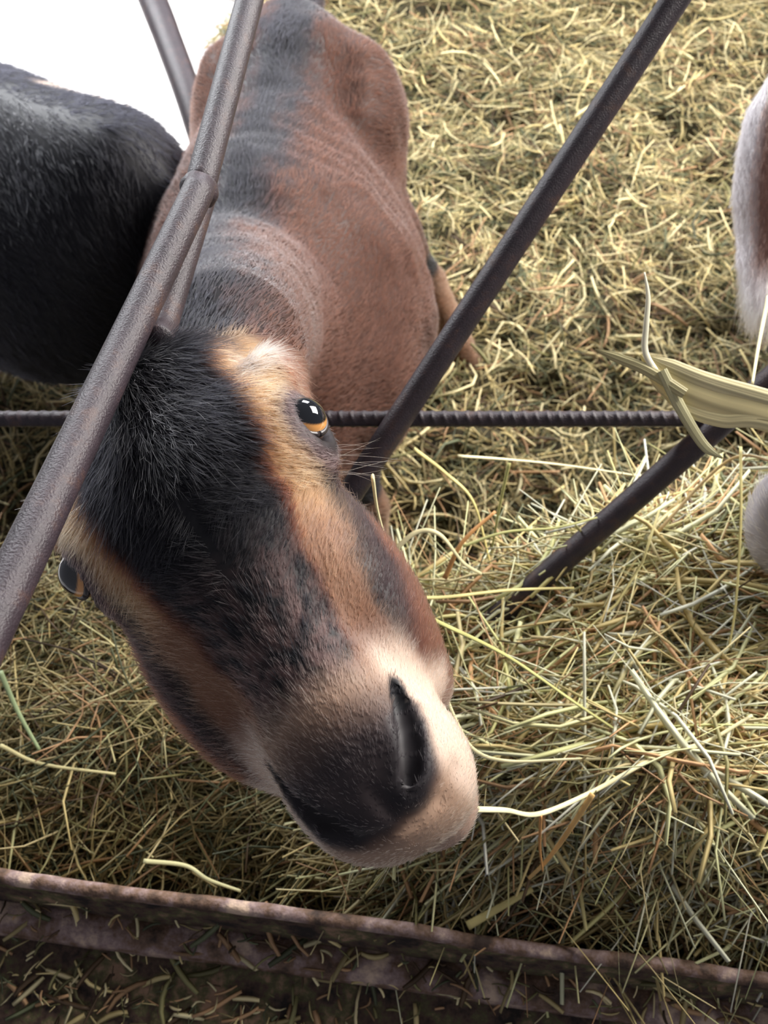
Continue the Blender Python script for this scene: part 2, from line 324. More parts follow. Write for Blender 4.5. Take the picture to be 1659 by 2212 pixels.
adds = [
    Ell((BX+0.00, 1.02, 0.53), (0.20, 0.36, 0.22), k=0.05),                   # barrel
    Ell((BX+0.08, 1.02, 0.46), (0.16, 0.28, 0.18), k=0.06),                   # rumen side
    Ell((BX-0.05, 0.80, 0.52), (0.125, 0.17, 0.20), k=0.06),                  # chest and shoulders
    Ell((BX+0.02, 1.36, 0.60), (0.13, 0.17, 0.16), k=0.06),                   # rump
    Cap((BX-0.055, 0.78, 0.68), (BX+0.015, 1.42, 0.70), 0.045, 0.055, 0.07),  # spine
    Ell((BX-0.13, 0.80, 0.50), (0.06, 0.12, 0.17), k=0.05), Ell((BX+0.04, 0.80, 0.50), (0.06, 0.12, 0.17), k=0.05),
    Ell((BX-0.09, 1.33, 0.56), (0.07, 0.13, 0.17), k=0.05), Ell((BX+0.13, 1.33, 0.56), (0.07, 0.13, 0.17), k=0.05),
    # neck
    Cap(P(500, 690, 1.02), P(492, 757, 0.605), 0.112, 0.049, 0.045), Cap(P(492, 757, 0.605), H(-0.030, 0.010, -0.070), 0.049, 0.048, 0.025),
    # legs: front
    Cap((BX-0.11, 0.80, 0.42), (BX-0.12, 0.80, 0.27), 0.046, 0.027, 0.04), Cap((BX-0.12, 0.80, 0.27), (BX-0.12, 0.82, 0.07), 0.025, 0.017, 0.012), Ell((BX-0.12, 0.81, 0.035), (0.024, 0.032, 0.036), k=0.015),
    Cap((BX+0.08, 0.80, 0.42), (BX+0.14, 0.80, 0.27), 0.046, 0.027, 0.04), Cap((BX+0.14, 0.80, 0.27), (BX+0.15, 0.82, 0.07), 0.025, 0.017, 0.012), Ell((BX+0.15, 0.81, 0.035), (0.024, 0.032, 0.036), k=0.015),
    # legs: hind, stifle forward, hock back
    Cap((BX-0.12, 1.30, 0.46), (BX-0.14, 1.45, 0.30), 0.060, 0.026, 0.04), Cap((BX-0.14, 1.45, 0.30), (BX-0.14, 1.40, 0.07), 0.024, 0.018, 0.015), Ell((BX-0.14, 1.39, 0.035), (0.025, 0.034, 0.036), k=0.015),
    Cap((BX+0.17, 1.28, 0.44), (BX+0.25, 1.36, 0.26), 0.055, 0.030, 0.04), Cap((BX+0.25, 1.36, 0.26), (BX+0.34, 1.30, 0.09), 0.034, 0.029, 0.015), Ell((BX+0.355, 1.285, 0.05), (0.032, 0.042, 0.046), k=0.015),
    Cap((BX+0.03, 1.52, 0.66), (BX+0.04, 1.60, 0.70), 0.022, 0.012, 0.03),     # tail
    # head
    hE(-0.040, 0, -0.050, 0.062, 0.056, 0.050, 0.03),                          # cranium
    hE(-0.005, 0, -0.030, 0.050, 0.058, 0.030, 0.03),                          # forehead
    hC((0.00, 0, -0.034), (0.125, 0, -0.030), 0.040, 0.027, 0.03),             # nasal bridge
    hE(0.128, 0, -0.034, 0.046, 0.034, 0.032, 0.02),                           # muzzle
    hE(0.158, 0.004, -0.040, 0.032, 0.036, 0.034, 0.02),                           # nose and lips
    hE(0.150, 0.022, -0.052, 0.034, 0.020, 0.026, 0.018), hE(0.138, -0.018, -0.050, 0.034, 0.019, 0.025, 0.018),   # upper lips
    hE(0.146, 0.0200, -0.0150, 0.020, 0.009, 0.012, 0.010), hE(0.146, -0.0200, -0.0150, 0.020, 0.009, 0.012, 0.010),   # nostril wings
    hE(0.172, 0.013, -0.066, 0.024, 0.023, 0.018, 0.006),                          # chin
    hC((0.03, 0.036, -0.100), (0.118, 0.034, -0.088), 0.028, 0.022, 0.012), hC((0.03, -0.036, -0.100), (0.118, -0.034, -0.088), 0.028, 0.022, 0.012),  # jaw
    hE(0.062, 0.039, -0.062, 0.064, 0.029, 0.042, 0.02), hE(0.052, -0.045, -0.062, 0.072, 0.030, 0.042, 0.02),   # cheeks
    hE(-0.016, 0.052, -0.022, 0.026, 0.017, 0.015, 0.02), hE(-0.016, -0.052, -0.022, 0.026, 0.017, 0.015, 0.02),   # brows
    hE(-0.075, 0.016, -0.030, 0.020, 0.030, 0.018, 0.02),                      # poll
]
for sg in (1, -1):
    adds += [hE(-0.010, sg*0.058, -0.036, 0.024, 0.018, 0.021, 0.012),          # eye ring
             hC((-0.045, sg*0.050, -0.042), (-0.052, sg*0.066, -0.030), 0.017, 0.010, 0.016)]  # small ear
subs = [hE(-0.010, 0.076, -0.024, 0.0135, 0.016, 0.0135, 0.003), hE(-0.010, -0.076, -0.024, 0.0135, 0.016, 0.0135, 0.003)]
def surf_w(u, v, off=0.0):
    """height of the face surface over the point (u, v) of the head"""
    ws = np.linspace(0.03, -0.09, 400); d = field(adds, [], np.array([H(u, v, w_) for w_ in ws], np.float32)); k = int(np.argmax(d < 0)); return ws[k]+off
NOS = [(0.124, 0.0325, 0.0022), (0.132, 0.0315, 0.0042), (0.141, 0.0295, 0.0058), (0.150, 0.0260, 0.0060), (0.158, 0.0210, 0.0048), (0.164, 0.0155, 0.0025)]
NP = {}
for sg in (1, -1):
    NP[sg] = [(u, sg*v, surf_w(u, sg*v, -0.005)) for u, v, r_ in NOS]
    for i in range(len(NOS)-1): subs.append(hC(NP[sg][i], NP[sg][i+1], NOS[i][2], NOS[i+1][2], 0.003))
MP = [(u, v, surf_w(u, v)) for u, v in ((0.166, -0.024), (0.174, -0.008), (0.177, 0.010), (0.176, 0.024), (0.168, 0.036))]
for i in range(len(MP)-1): subs.append(hC(MP[i], MP[i+1], 0.0016, 0.0016, 0.005))
PH = [(u, v, surf_w(u, v)) for u, v in ((0.158, 0.004), (0.166, 0.005), (0.174, 0.006))]
for i in range(len(PH)-1): subs.append(hC(PH[i], PH[i+1], 0.0012, 0.0012, 0.005))
hmin = np.min([H(u, v, w_) for u in (-0.1, 0.2) for v in (-0.085, 0.085) for w_ in (-0.13, 0.02)], axis=0); hmax = np.max([H(u, v, w_) for u in (-0.1, 0.2) for v in (-0.085, 0.085) for w_ in (-0.13, 0.02)], axis=0)
xs = axis(-0.50, 0.27, hmin[0], hmax[0], 0.0022, 0.008); ys = axis(0.0, 1.68, hmin[1], hmax[1], 0.0022, 0.008); zs = axis(-0.01, 1.22, hmin[2], hmax[2], 0.0022, 0.008)
GV, GQ = nets(adds, subs, xs, ys, zs)
_n = vnormals(GV, GQ); _b = sstep(0.55, 0.75, GV[:, 1])*sstep(0.25, 0.4, GV[:, 2])            # ribs and muscle over the trunk only
GV = GV+_n*(_b*((vnoise(GV, 11, 41)-0.5)*0.016+(vnoise(GV, 26, 42)-0.5)*0.006+0.0006*np.sin(GV[:, 1]*120+14*vnoise(GV, 7, 43))*sstep(0.9, 0.98, GV[:, 1])*sstep(1.3, 1.2, GV[:, 1])))[:, None]
def mix(a, b, t): return a*(1-t)[:, None]+b*t[:, None]
BLK = np.array([0.006, 0.006, 0.008]); BRN = lin(104, 61, 45); DBR = lin(72, 44, 36); TAN = lin(176, 136, 98); CRM = lin(226, 200, 180); ORG = lin(146, 108, 84); GRY = lin(66, 58, 62)
def goat_col(X, fine=True):
    q = (X-HO)@HR.T; u, v, w_ = q.T; av = np.abs(v); n1 = vnoise(X, 60, 5)-0.5; n2 = vnoise(X, 260, 6)-0.5
    # body
    spx = np.interp(X[:, 1], [0.3, 0.49, 0.78, 1.42], [-0.12, -0.148, -0.218, -0.15]); nk = sstep(0.75, 0.6, X[:, 1])
    back = sstep(0.085, 0.015, np.abs(X[:, 0]-spx-0.012)+0.04*n1+0.02*n2)*sstep(0.55, 0.68, X[:, 2])
    c = mix(np.tile(BRN*0.36, (len(X), 1)), np.tile(ORG*0.75, (len(X), 1)), sstep(0.42, 0.2, X[:, 2]))
    c = mix(c, np.tile(BLK*1.5, (len(X), 1)), back)
    c = mix(c, np.tile(BLK, (len(X), 1)), sstep(0.30, 0.33, X[:, 2])*sstep(0.39, 0.36, X[:, 2])*(X[:, 1] > 0.75)*(X[:, 0] > BX+0.12))
    c = mix(c, np.tile(BLK*1.5, (len(X), 1)), sstep(0.07, 0.05, X[:, 2]))
    # head
    inh = sstep(-0.125, -0.10, u)*sstep(-0.19, -0.14, w_)*(X[:, 2] > 0.85)
    h = np.tile(BRN*0.9, (len(X), 1))
    un = u+0.006*n1; vn = av+0.006*n1+0.003*n2
    # central blaze: black on the forehead, mottled down the nose
    wc = np.interp(un, [-0.1, 0.0, 0.025, 0.055, 0.085, 0.115, 0.14], [0.044, 0.041, 0.038, 0.032, 0.026, 0.024, 0.021])
    tanc = np.interp(un, [-0.06, -0.022, 0.018, 0.052, 0.085], [0.056, 0.056, 0.052, 0.048, 0.040]); tanw = np.interp(un, [-0.06, -0.022, 0.018, 0.052, 0.1], [0.014, 0.013, 0.008, 0.012, 0.014])
    tt = sstep(1.25, 0.75, np.abs(vn-tanc)/tanw)*sstep(0.115, 0.07, un)
    h = mix(h, np.tile(TAN, (len(X), 1)), tt*sstep(0.06, 0.02, un)); h = mix(h, np.tile(ORG, (len(X), 1)), tt*sstep(0.02, 0.06, un))
    ds = np.interp(un, [0.0, 0.02, 0.055, 0.09, 0.12], [0.066, 0.063, 0.060, 0.054, 0.048])
    h = mix(h, np.tile(BLK*1.6, (len(X), 1)), 0.9*sstep(0.012, 0.003, np.abs(vn-ds))*sstep(0.003, 0.02, un)*sstep(0.125, 0.09, un))
    cen = np.tile(BLK, (len(X), 1)); mot = sstep(0.02, 0.09, un)*(0.30+1.6*n2+0.35*sstep(0.06, 0.12, un)); cen = mix(cen, np.tile(lin(108, 84, 80), (len(X), 1)), np.clip(mot, 0, 0.8))
    h = mix(h, cen, sstep(1.15, 0.85, vn/wc)*sstep(0.137, 0.108, un))
    # muzzle
    wf = sstep(-0.080, -0.068, w_); jw = np.maximum(sstep(0.052, 0.043, av), sstep(0.115, 0.13, u)); mz = sstep(0.095, 0.122, un)*np.maximum(wf, u > 0.145)*jw; h = mix(h, np.tile(lin(168, 138, 116), (len(X), 1)), mz)
    pad = sstep(0.108, 0.142, un)*sstep(0.180, 0.170, un+av*av*12)*sstep(1.12, 0.85, av/0.036); h = mix(h, np.tile(lin(120, 92, 76), (len(X), 1)), sstep(0.0, 0.4, pad)*0.7); h = mix(h, np.tile(GRY*0.6, (len(X), 1)), pad*0.95)
    h = mix(h, np.tile(CRM, (len(X), 1)), sstep(0.028, 0.036, av)*sstep(0.088, 0.115, un)*wf*jw*0.85)
    nd = np.full(len(X), 1.0)
    for sg in (1, -1):
        pp = np.array(NP[sg])
        for i in range(len(pp)-1):
            ba = pp[i+1]-pp[i]; pa = q-pp[i]; t_ = np.clip(pa@ba/ba.dot(ba), 0, 1); nd = np.minimum(nd, np.linalg.norm(pa-t_[:, None]*ba, axis=1)-NOS[i][2])
    h = mix(h, np.tile(BLK, (len(X), 1)), sstep(0.005, 0.0015, nd)); h = mix(h, np.tile(GRY*0.4, (len(X), 1)), sstep(0.009, 0.003, nd)*(u > 0.135)*0.8)
    h = mix(h, np.tile(lin(176, 146, 128), (len(X), 1)), sstep(-0.048, -0.062, w_)*sstep(0.12, 0.15, u))
    # behind the eye and throat
    e_ = np.hypot(u+0.010, np.hypot(av-0.070, w_+0.028)); h = mix(h, np.tile(lin(84, 66, 66), (len(X), 1)), sstep(0.030, 0.022, e_)); h = mix(h, np.tile(BLK*1.6, (len(X), 1)), sstep(0.021, 0.016, e_)*0.85)
    ear = sstep(0.046, 0.054, av)*sstep(0.075, 0.066, av)*sstep(-0.046, -0.056, u)*sstep(-0.062, -0.050, w_); h = mix(h, np.tile(CRM, (len(X), 1)), ear*(v > 0)*0.9); h = mix(h, np.tile(lin(190, 150, 130), (len(X), 1)), ear*(v < 0)*0.9)
    return mix(c, h, inh), inh, q
gcol, ginh, gq = goat_col(GV)
goat = empty('goat', (BX, 1.0, 0), 'brown goat with a black and tan striped face poking its head up through the bars', 'goat')
SKIN = mat('goat_skin', rough=0.55, attr='tint', spec=0.3)
me = mesh_np('body', GV, GQ); set_tint(me, gcol*0.8); link('body', me, goat, SKIN)
HAIR = hairmat('goat_hair', 0.55)
def coat_for(V, Q, colf, n_head, n_body, root):
    cen = V[Q].mean(1); c, inh, q = colf(cen)
    vis_ = cen[:, 2] > 0.05
    # head hair
    R, N, f = sample_surface(V, Q, n_head, (inh > 0.3)*1.0); cc, ih, q = colf(R); u, v, w_ = q.T
    ed = np.hypot(u+0.010, np.hypot(np.abs(v)-0.070, w_+0.026)); k = ed > 0.0165; 
    nostril = np.zeros(len(u), bool)
    for sg in (1, -1):
        for (a_, b_, c2), nn in zip(NP[sg], NOS): nostril |= np.hypot(u-a_, np.hypot(v-b_, w_-c2)) < nn[2]+0.0015
    padk = np.sqrt(((u-0.166)/0.020)**2+(v/0.026)**2) < 1; k &= ~nostril; k &= ~(padk & (RNG.random(len(u)) < 0.6))
    R, N, cc, u, v, w_, ed = R[k], N[k], cc[k], u[k], v[k], w_[k], ed[k]
    fl = np.where((u < -0.01)[:, None], Uh[None]*1.0, -Uh[None]*0.9)+Vh[None]*(np.sign(v)*np.clip(np.abs(v)*18, 0, 0.9))[:, None]-Wh[None]*0.2
    fl = np.where(((u > -0.01) & (u < 0.05))[:, None], Uh[None]*(((u < 0.02)-0.5)[:, None])*1.2+Vh[None]*(np.sign(v)*0.8)[:, None], fl)
    L = np.interp(u, [-0.1, -0.05, -0.01, 0.05, 0.11, 0.17, 0.2], [0.013, 0.013, 0.010, 0.007, 0.005, 0.003, 0.0035])*RNG.uniform(0.6, 1.25, len(u))
    L *= np.interp(ed, [0.016, 0.035], [0.3, 1]); L *= np.where((np.abs(v) < 0.045) & (u < -0.01), 1.5, 1)
    lf = np.interp(u, [-0.1, 0.0, 0.1, 0.2], [0.30, 0.28, 0.32, 0.5])
    cc = cc*RNG.uniform(0.6, 1.45, (len(u), 1)); wh = RNG.random(len(u)) < 0.05; cc[wh] = cc[wh]*2+0.06
    fur('head_coat', R, fl, N, L, lf, RNG.uniform(0.00012, 0.00022, len(u)), np.clip(cc, 0.002, 0.9), HAIR, root)
    R, N, f = sample_surface(V, Q, n_body, (inh < 0.5)*vis_*1.0); cc, ih, q = colf(R)
    fl = np.tile(np.array([0, 0.9, -0.35]), (len(R), 1)); fl[:, 0] += np.sign(R[:, 0]-BX+0.04)*0.15; fl += (np.stack([vnoise(R, 12, 8), vnoise(R, 12, 9), vnoise(R, 12, 10)], 1)-0.5)*0.9
    cc = cc*RNG.uniform(0.65, 1.4, (len(R), 1))
    L = RNG.uniform(0.007, 0.013, len(R))
    fur('body_coat', R+N*0.0012, fl, N, L, 0.20, RNG.uniform(0.00028, 0.0004, len(R)), np.clip(cc, 0.002, 0.9), HAIR, root, curl=0.08)
coat_for(GV, GQ, goat_col, 170000, 260000, goat)
def eye_mat(name):
    m = mat(name, rough=0.06, attr='tint', coat=1.0, spec=0.6); m.node_tree.nodes['Principled BSDF'].inputs['Coat Roughness'].default_value = 0.02; return m
EYE = eye_mat('glossy_eye')
def sphere_np(c, r, n=48):
    th = np.linspace(0, math.pi, n+1); ph = np.linspace(0, 2*math.pi, 2*n, endpoint=False)
    V = np.array([[math.sin(t)*math.cos(p), math.sin(t)*math.sin(p), math.cos(t)] for t in th for p in ph]); m_ = 2*n
    Q = np.array([[i*m_+j, (i+1)*m_+j, (i+1)*m_+(j+1) % m_, i*m_+(j+1) % m_] for i in range(n) for j in range(m_)])
    return V, Q
for sg in (1, -1):
    V, Q = sphere_np(0, 1); loc = H(-0.014, sg*(0.0655 if sg > 0 else 0.0685), -0.027)
    gaze = sg*0.72*Vh+0.69*Wh; gaze /= np.linalg.norm(gaze); hor = Uh-gaze*Uh.dot(gaze); hor /= np.linalg.norm(hor); ver = np.cross(gaze, hor)
    a = V@gaze; x = V@hor+0.30; y = V@ver
    C = np.tile(lin(40, 28, 24), (len(V), 1)); iris = (a > 0.05); C[iris] = lin(226, 160, 88); rr = np.hypot(x/1.0, y/0.92)
    C = mix(C, np.tile(lin(90, 50, 24), (len(V), 1)), sstep(1.22, 1.3, rr)*1.0*(a > 0)); C = mix(C, np.tile(np.array([0.004, 0.005, 0.007]), (len(V), 1)), sstep(1.03, 0.97, rr)*(a > 0))
    me = mesh_np('eye', loc+V*0.0132*np.where(a > 0.7, 1+0.10*(a-0.7), 1)[:, None], Q); set_tint(me, C); e = link('eye', me, goat, EYE)
    # lashes and lid rim
    ring = [loc+(hor*math.cos(t)*0.0122+ver*math.sin(t)*0.0108)+gaze*0.0052 for t in np.linspace(0, 2*math.pi, 40)]
    lid = tube_obj('eyelid', ring, 0.0017, mat('dark_lid_skin', (0.03, 0.022, 0.022), 0.35), None, 10); lid.parent = e
# whiskers
wr, wd, wn = [], [], []
for i in range(46):
    sg = random.choice((1, 1, -1)); t = random.uniform(0.12, 0.185); wr.append(H(t, sg*random.uniform(0.018, 0.036)*(1 if t < 0.17 else 0.5), -0.062+random.uniform(-0.015, 0.01))); wd.append(sg*Vh*1.0+Uh*random.uniform(0.0, 0.9)-Wh*random.uniform(0, 0.5)); wn.append(Uh*0.3+Wh*0.1)
for i in range(14):
    wr.append(H(random.uniform(0.0, 0.02), 0.066, -0.035)); wd.append(Vh+Uh*random.uniform(0.3, 1.2)); wn.append(Wh)
wd = np.array(wd)
fur('whiskers', np.array(wr), wd, np.cross(wd, Wh)/np.linalg.norm(np.cross(wd, Wh), axis=1)[:, None], RNG.uniform(0.02, 0.04, len(wr)), 0.0, 0.0001, np.tile([0.6, 0.55, 0.5], (len(wr), 1)), HAIR, goat)

# ------------------------------------------------------------------ black goat on the left
bx, by = -0.69, 1.08
adds2 = [Ell((bx, by, 0.52), (0.36, 0.20, 0.21), k=0.05), Ell((bx+0.24, by+0.02, 0.56), (0.14, 0.145, 0.17), k=0.06), Ell((bx-0.28, by-0.02, 0.52), (0.17, 0.125, 0.20), k=0.06),
         Cap((bx-0.32, by, 0.66), (bx+0.28, by+0.02, 0.68), 0.05, 0.06, 0.07), Ell((bx+0.05, by-0.08, 0.44), (0.26, 0.14, 0.16), k=0.06),
         Cap((bx-0.36, by, 0.58), (bx-0.60, by-0.05, 0.52), 0.11, 0.075, 0.05), Ell((bx-0.66, by-0.06, 0.48), (0.07, 0.055, 0.065), k=0.03), Cap((bx-0.66, by-0.06, 0.47), (bx-0.78, by-0.08, 0.36), 0.055, 0.032, 0.03),
         Cap((bx+0.37, by+0.02, 0.66), (bx+0.42, by+0.02, 0.60), 0.024, 0.014, 0.03),
         Cap((bx-0.63, by+0.0, 0.53), (bx-0.60, by+0.11, 0.50), 0.022, 0.012, 0.015), Cap((bx-0.63, by-0.12, 0.53), (bx-0.60, by-0.22, 0.50), 0.022, 0.012, 0.015)]
for sx, sg in ((-0.28, 1), (-0.28, -1), (0.26, 1), (0.26, -1)):
    k = 0.05 if sx > 0 else 0
    adds2 += [Cap((bx+sx, by+sg*0.09, 0.44), (bx+sx+k, by+sg*0.10, 0.27), 0.055, 0.027, 0.04), Cap((bx+sx+k, by+sg*0.10, 0.27), (bx+sx+k*0.4, by+sg*0.10, 0.07), 0.024, 0.018, 0.015), Ell((bx+sx+k*0.3, by+sg*0.10, 0.04), (0.034, 0.025, 0.036), k=0.015)]
BV, BQ = nets(adds2, [], axis(-1.48, -0.15, 9, 9, 0.012, 0.012), axis(0.70, 1.50, 9, 9, 0.012, 0.012), axis(-0.01, 0.85, 9, 9, 0.012, 0.012))
def rotb(X, d=False):
    a = math.radians(-32); pv = np.array([bx+0.2, by, 0]); M = np.array([[math.cos(a), -math.sin(a), 0], [math.sin(a), math.cos(a), 0], [0, 0, 1.0]])
    return X@M.T if d else (X-pv)@M.T+pv+np.array([0.03, 0.06, 0])
def bcol(X):
    c = np.tile(np.array([0.006, 0.006, 0.009]), (len(X), 1)); n = vnoise(X, 20, 11)-0.5
    d = np.linalg.norm((rotb(X)-P(250, 225, 1.30))/np.array([0.10, 0.05, 0.06]), axis=1)+n*0.7
    return mix(c, np.tile(lin(190, 165, 145), (len(X), 1)), sstep(1.2, 0.7, d)*0.8)
BC = bcol(BV)
bg = empty('goat', (bx, by, 0), 'black goat with a pale tan patch on its flank, standing beside the brown goat', 'goat')
me = mesh_np('body', rotb(BV), BQ); set_tint(me, BC); link('body', me, bg, SKIN)
R, N, f = sample_surface(BV, BQ, 60000, (BV[BQ].mean(1)[:, 0] > -1.1)*1.0)
fl = np.tile(np.array([0.8, 0, -0.45]), (len(R), 1))+(np.stack([vnoise(R, 9, 8), vnoise(R, 9, 9), vnoise(R, 9, 10)], 1)-0.5)*1.0; fl[:, 1] += np.sign(R[:, 1]-by)*0.3
fur('coat', rotb(R), rotb(fl, True), rotb(N, True), RNG.uniform(0.014, 0.024, len(R)), 0.15, 0.0005, np.clip(bcol(R)*RNG.uniform(0.6, 1.5, (len(R), 1)), 0.002, 0.9), HAIR, bg)
for sg in (1, -1):
    V, Q = sphere_np(0, 1, 12); me = mesh_np('eye', rotb(np.array([bx-0.70, by-0.06+sg*0.052, 0.49])+V*0.013), Q); set_tint(me, np.tile([0.01, 0.01, 0.01], (len(V), 1))); link('eye', me, bg, EYE)

# ------------------------------------------------------------------ brown and white goat at the right edge
gx = 0.70
ear0, ear1 = P(1725, 150, 0.92), P(1650, 680, 0.95)
mz = P(1765, 1130, 0.70); hd = P(1930, 800, 0.84)
adds3 = [Ell((gx+0.28, 1.30, 0.50), (0.17, 0.34, 0.20), k=0.05), Ell((gx+0.26, 1.02, 0.50), (0.12, 0.14, 0.18), k=0.06), Cap((gx+0.26, 0.98, 0.62), hd, 0.11, 0.07, 0.05),
         Ell(hd, (0.065, 0.07, 0.07), k=0.03), Cap(hd, mz, 0.055, 0.046, 0.03), Ell(mz, (0.055, 0.052, 0.06), k=0.02)]
for sx in (-0.09, 0.09):
    for yy in (1.02, 1.52):
        adds3 += [Cap((gx+0.27+sx, yy, 0.42), (gx+0.27+sx, yy, 0.26), 0.055, 0.027, 0.04), Cap((gx+0.27+sx, yy, 0.27), (gx+0.27+sx, yy, 0.06), 0.024, 0.018, 0.015), Ell((gx+0.27+sx, yy-0.01, 0.035), (0.025, 0.034, 0.036), k=0.015)]
RV, RQ = nets(adds3, [], axis(0.20, 1.25, 9, 9, 0.010, 0.010), axis(0.2, 1.75, 9, 9, 0.010, 0.010), axis(-0.01, 1.1, 9, 9, 0.010, 0.010))
rg = empty('goat', (gx+0.27, 1.25, 0), 'brown and white goat with a grey muzzle, reaching in at the right edge', 'goat')
def rcol(X):
    c = np.tile(lin(120, 88, 76), (len(X), 1)); d = np.linalg.norm(X-mz, axis=1); c = mix(c, np.tile(lin(165, 160, 165), (len(X), 1)), sstep(0.14, 0.09, d)); return c
me = mesh_np('body', RV, RQ); set_tint(me, rcol(RV)); link('body', me, rg, SKIN)
R, N, f = sample_surface(RV, RQ, 30000, (RV[RQ].mean(1)[:, 1] < 1.1)*1.0)
fur('coat', R, np.tile(hd-mz, (len(R), 1)), N, RNG.uniform(0.008, 0.014, len(R)), 0.3, 0.0003, np.clip(rcol(R)*RNG.uniform(0.75, 1.3, (len(R), 1)), 0, 0.9), HAIR, rg)
# the long hanging ear
n = 22; ax_ = catmull([ear0, P(1690, 330, 0.93), P(1680, 520, 0.95), ear1], 8); W_ = np.interp(np.linspace(0, 1, len(ax_)), [0, 0.2, 0.5, 0.8, 1], [0.025, 0.045, 0.05, 0.04, 0.016])
V, F, T = tube(ax_, W_, 24, 0.35)
nrm = vnormals(V[:len(ax_)*24], F)
me = mesh_np('ear', V, [F, T]); kk = np.minimum(np.arange(len(V))//24, len(ax_)-1); rel = (V[:, 0]-np.interp(V[:, 1]*0+np.arange(len(V))//24, np.arange(len(ax_)+1), np.append(ax_[:, 0], ax_[-1, 0])))
ew = sstep(-0.50, -0.72, rel/W_[kk]); tip = sstep(0.72, 0.85, np.minimum(np.arange(len(V))//24/len(ax_), 1)); ecol = mix(np.tile(lin(140, 104, 92), (len(V), 1)), np.tile(lin(245, 238, 240), (len(V), 1)), np.maximum(ew, tip)); set_tint(me, ecol)
ear = link('ear', me, rg, SKIN)
R, N, f = sample_surface(V, F, 14000); f0 = F[f][:, 0]; Lr = RNG.uniform(0.006, 0.012, len(R))*(1+2.2*tip[f0])
fur('ear_fringe', R, np.tile(ear1-ear0, (len(R), 1)), N, Lr, 0.35, 0.0003, np.clip(ecol[f0]*RNG.uniform(0.85, 1.15, (len(R), 1)), 0, 0.95), HAIR, rg)

# ------------------------------------------------------------------ hay rack bars
BAR = mat('dark_brown_bar', rough=0.42, spec=0.45, bump=0.35, bscale=900, noise=[(0.38, lin(50, 42, 47)), (0.56, lin(60, 50, 55)), (0.72, lin(84, 62, 54))], nscale=60)
rack = empty('hay_rack', (0.0, 0.5, 0.0), 'dark brown welded hay rack of slanting bars and one ribbed crossbar', 'hay rack')
def bar(pts, r, name='bar', seg=28):
    pts = catmull(pts, 14) if len(pts) > 2 else np.linspace(pts[0], pts[1], 30); return tube_obj(name, pts, r, BAR, rack, seg)
TOPJ = P(430, 412, 0.505)
top_a = P(590, -190, 0.62); top_b = P(1583, -190, 0.62)
bar([top_a, TOPJ], 0.0092)
bar([TOPJ+np.array([0.002, 0, 0.004]), P(262, 760, 0.43), P(28, 1250, 0.335), P(-160, 1640, 0.28)], 0.0092)
bar([P(437, 425, 0.53), P(358, 680, 0.48), P(340, 738, 0.450)], 0.0085)
bar([top_b, P(800, 1000, 0.68), P(610, 1290, 0.71)], 0.0105)
bar([P(1850, 660, 0.64), P(1130, 1285, 0.745), P(950, 1440, 0.77)], 0.0105)
# weld at the joint
V, Q = sphere_np(0, 1, 16); V = TOPJ+V*np.array([0.0115, 0.011, 0.011])*(1+0.12*(vnoise(V*2+9, 1.5, 3)-0.5))[:, None]; link('weld', mesh_np('weld', V, Q), rack, BAR)
# ribbed crossbar
A, B = P(-700, 905, 0.685), P(2300, 905, 0.685); L = np.linalg.norm(B-A); dx = (B-A)/L; n = 2400; seg = 20; ts = np.linspace(0, L, n)
a1 = np.array([0, 0, 1.0]); a2 = np.cross(dx, a1); V = []
ridge = np.arange(0, L, 0.0092)
for k in range(seg):
    th = 2*math.pi*k/seg
    ph = (ts/0.0092+0.5*abs(math.sin(th))) % 1.0; rib = np.exp(-((ph-0.5)/0.16)**2)*0.0007*(abs(math.sin(th+0.0)) > 0.2)
    r = 0.0063+rib+0.0012*(abs(math.cos(th)) > 0.96); V.append(A+ts[:, None]*dx+(r[:, None])*(math.cos(th)*a2+math.sin(th)*a1))
V = np.stack(V, 1).reshape(-1, 3); I = np.arange(n*seg).reshape(n, seg)
Q = np.stack([I[:-1], np.roll(I[:-1], -1, 1), np.roll(I[1:], -1, 1), I[1:]], -1).reshape(-1, 4)
o = link('ribbed_crossbar', mesh_np('ribbed_crossbar', V, Q), rack, BAR); o['label'] = 'thin level steel bar with raised ribs'
# outer frame of the rack, beyond the picture
zt = top_a[2]; xa, xb = -0.95, 0.95
bar([np.array([xa, top_a[1], zt]), np.array([xb, top_b[1], zt])], 0.014, 'top_rail')
for x in (xa, xb): bar([np.array([x, top_a[1], zt]), np.array([x, top_a[1], 0.0])], 0.018, 'post')
for x in (xa, xb): bar([np.array([x, top_a[1], 0.9]), np.array([x, 0.10, 0.66])], 0.012, 'brace')
# dark curved rail crossing the pale floor
rp = catmull([P(225, -260, 2.0), P(330, 0, 1.72), P(365, 90, 1.66), P(415, 230, 1.60), P(470, 420, 1.58), P(520, 640, 1.62)], 8)
rl = setp(tube_obj('metal_rail', rp, np.linspace(0.030, 0.023, len(rp)), BAR), 'dark slanting metal rail against the white floor, behind both goats', 'rail')

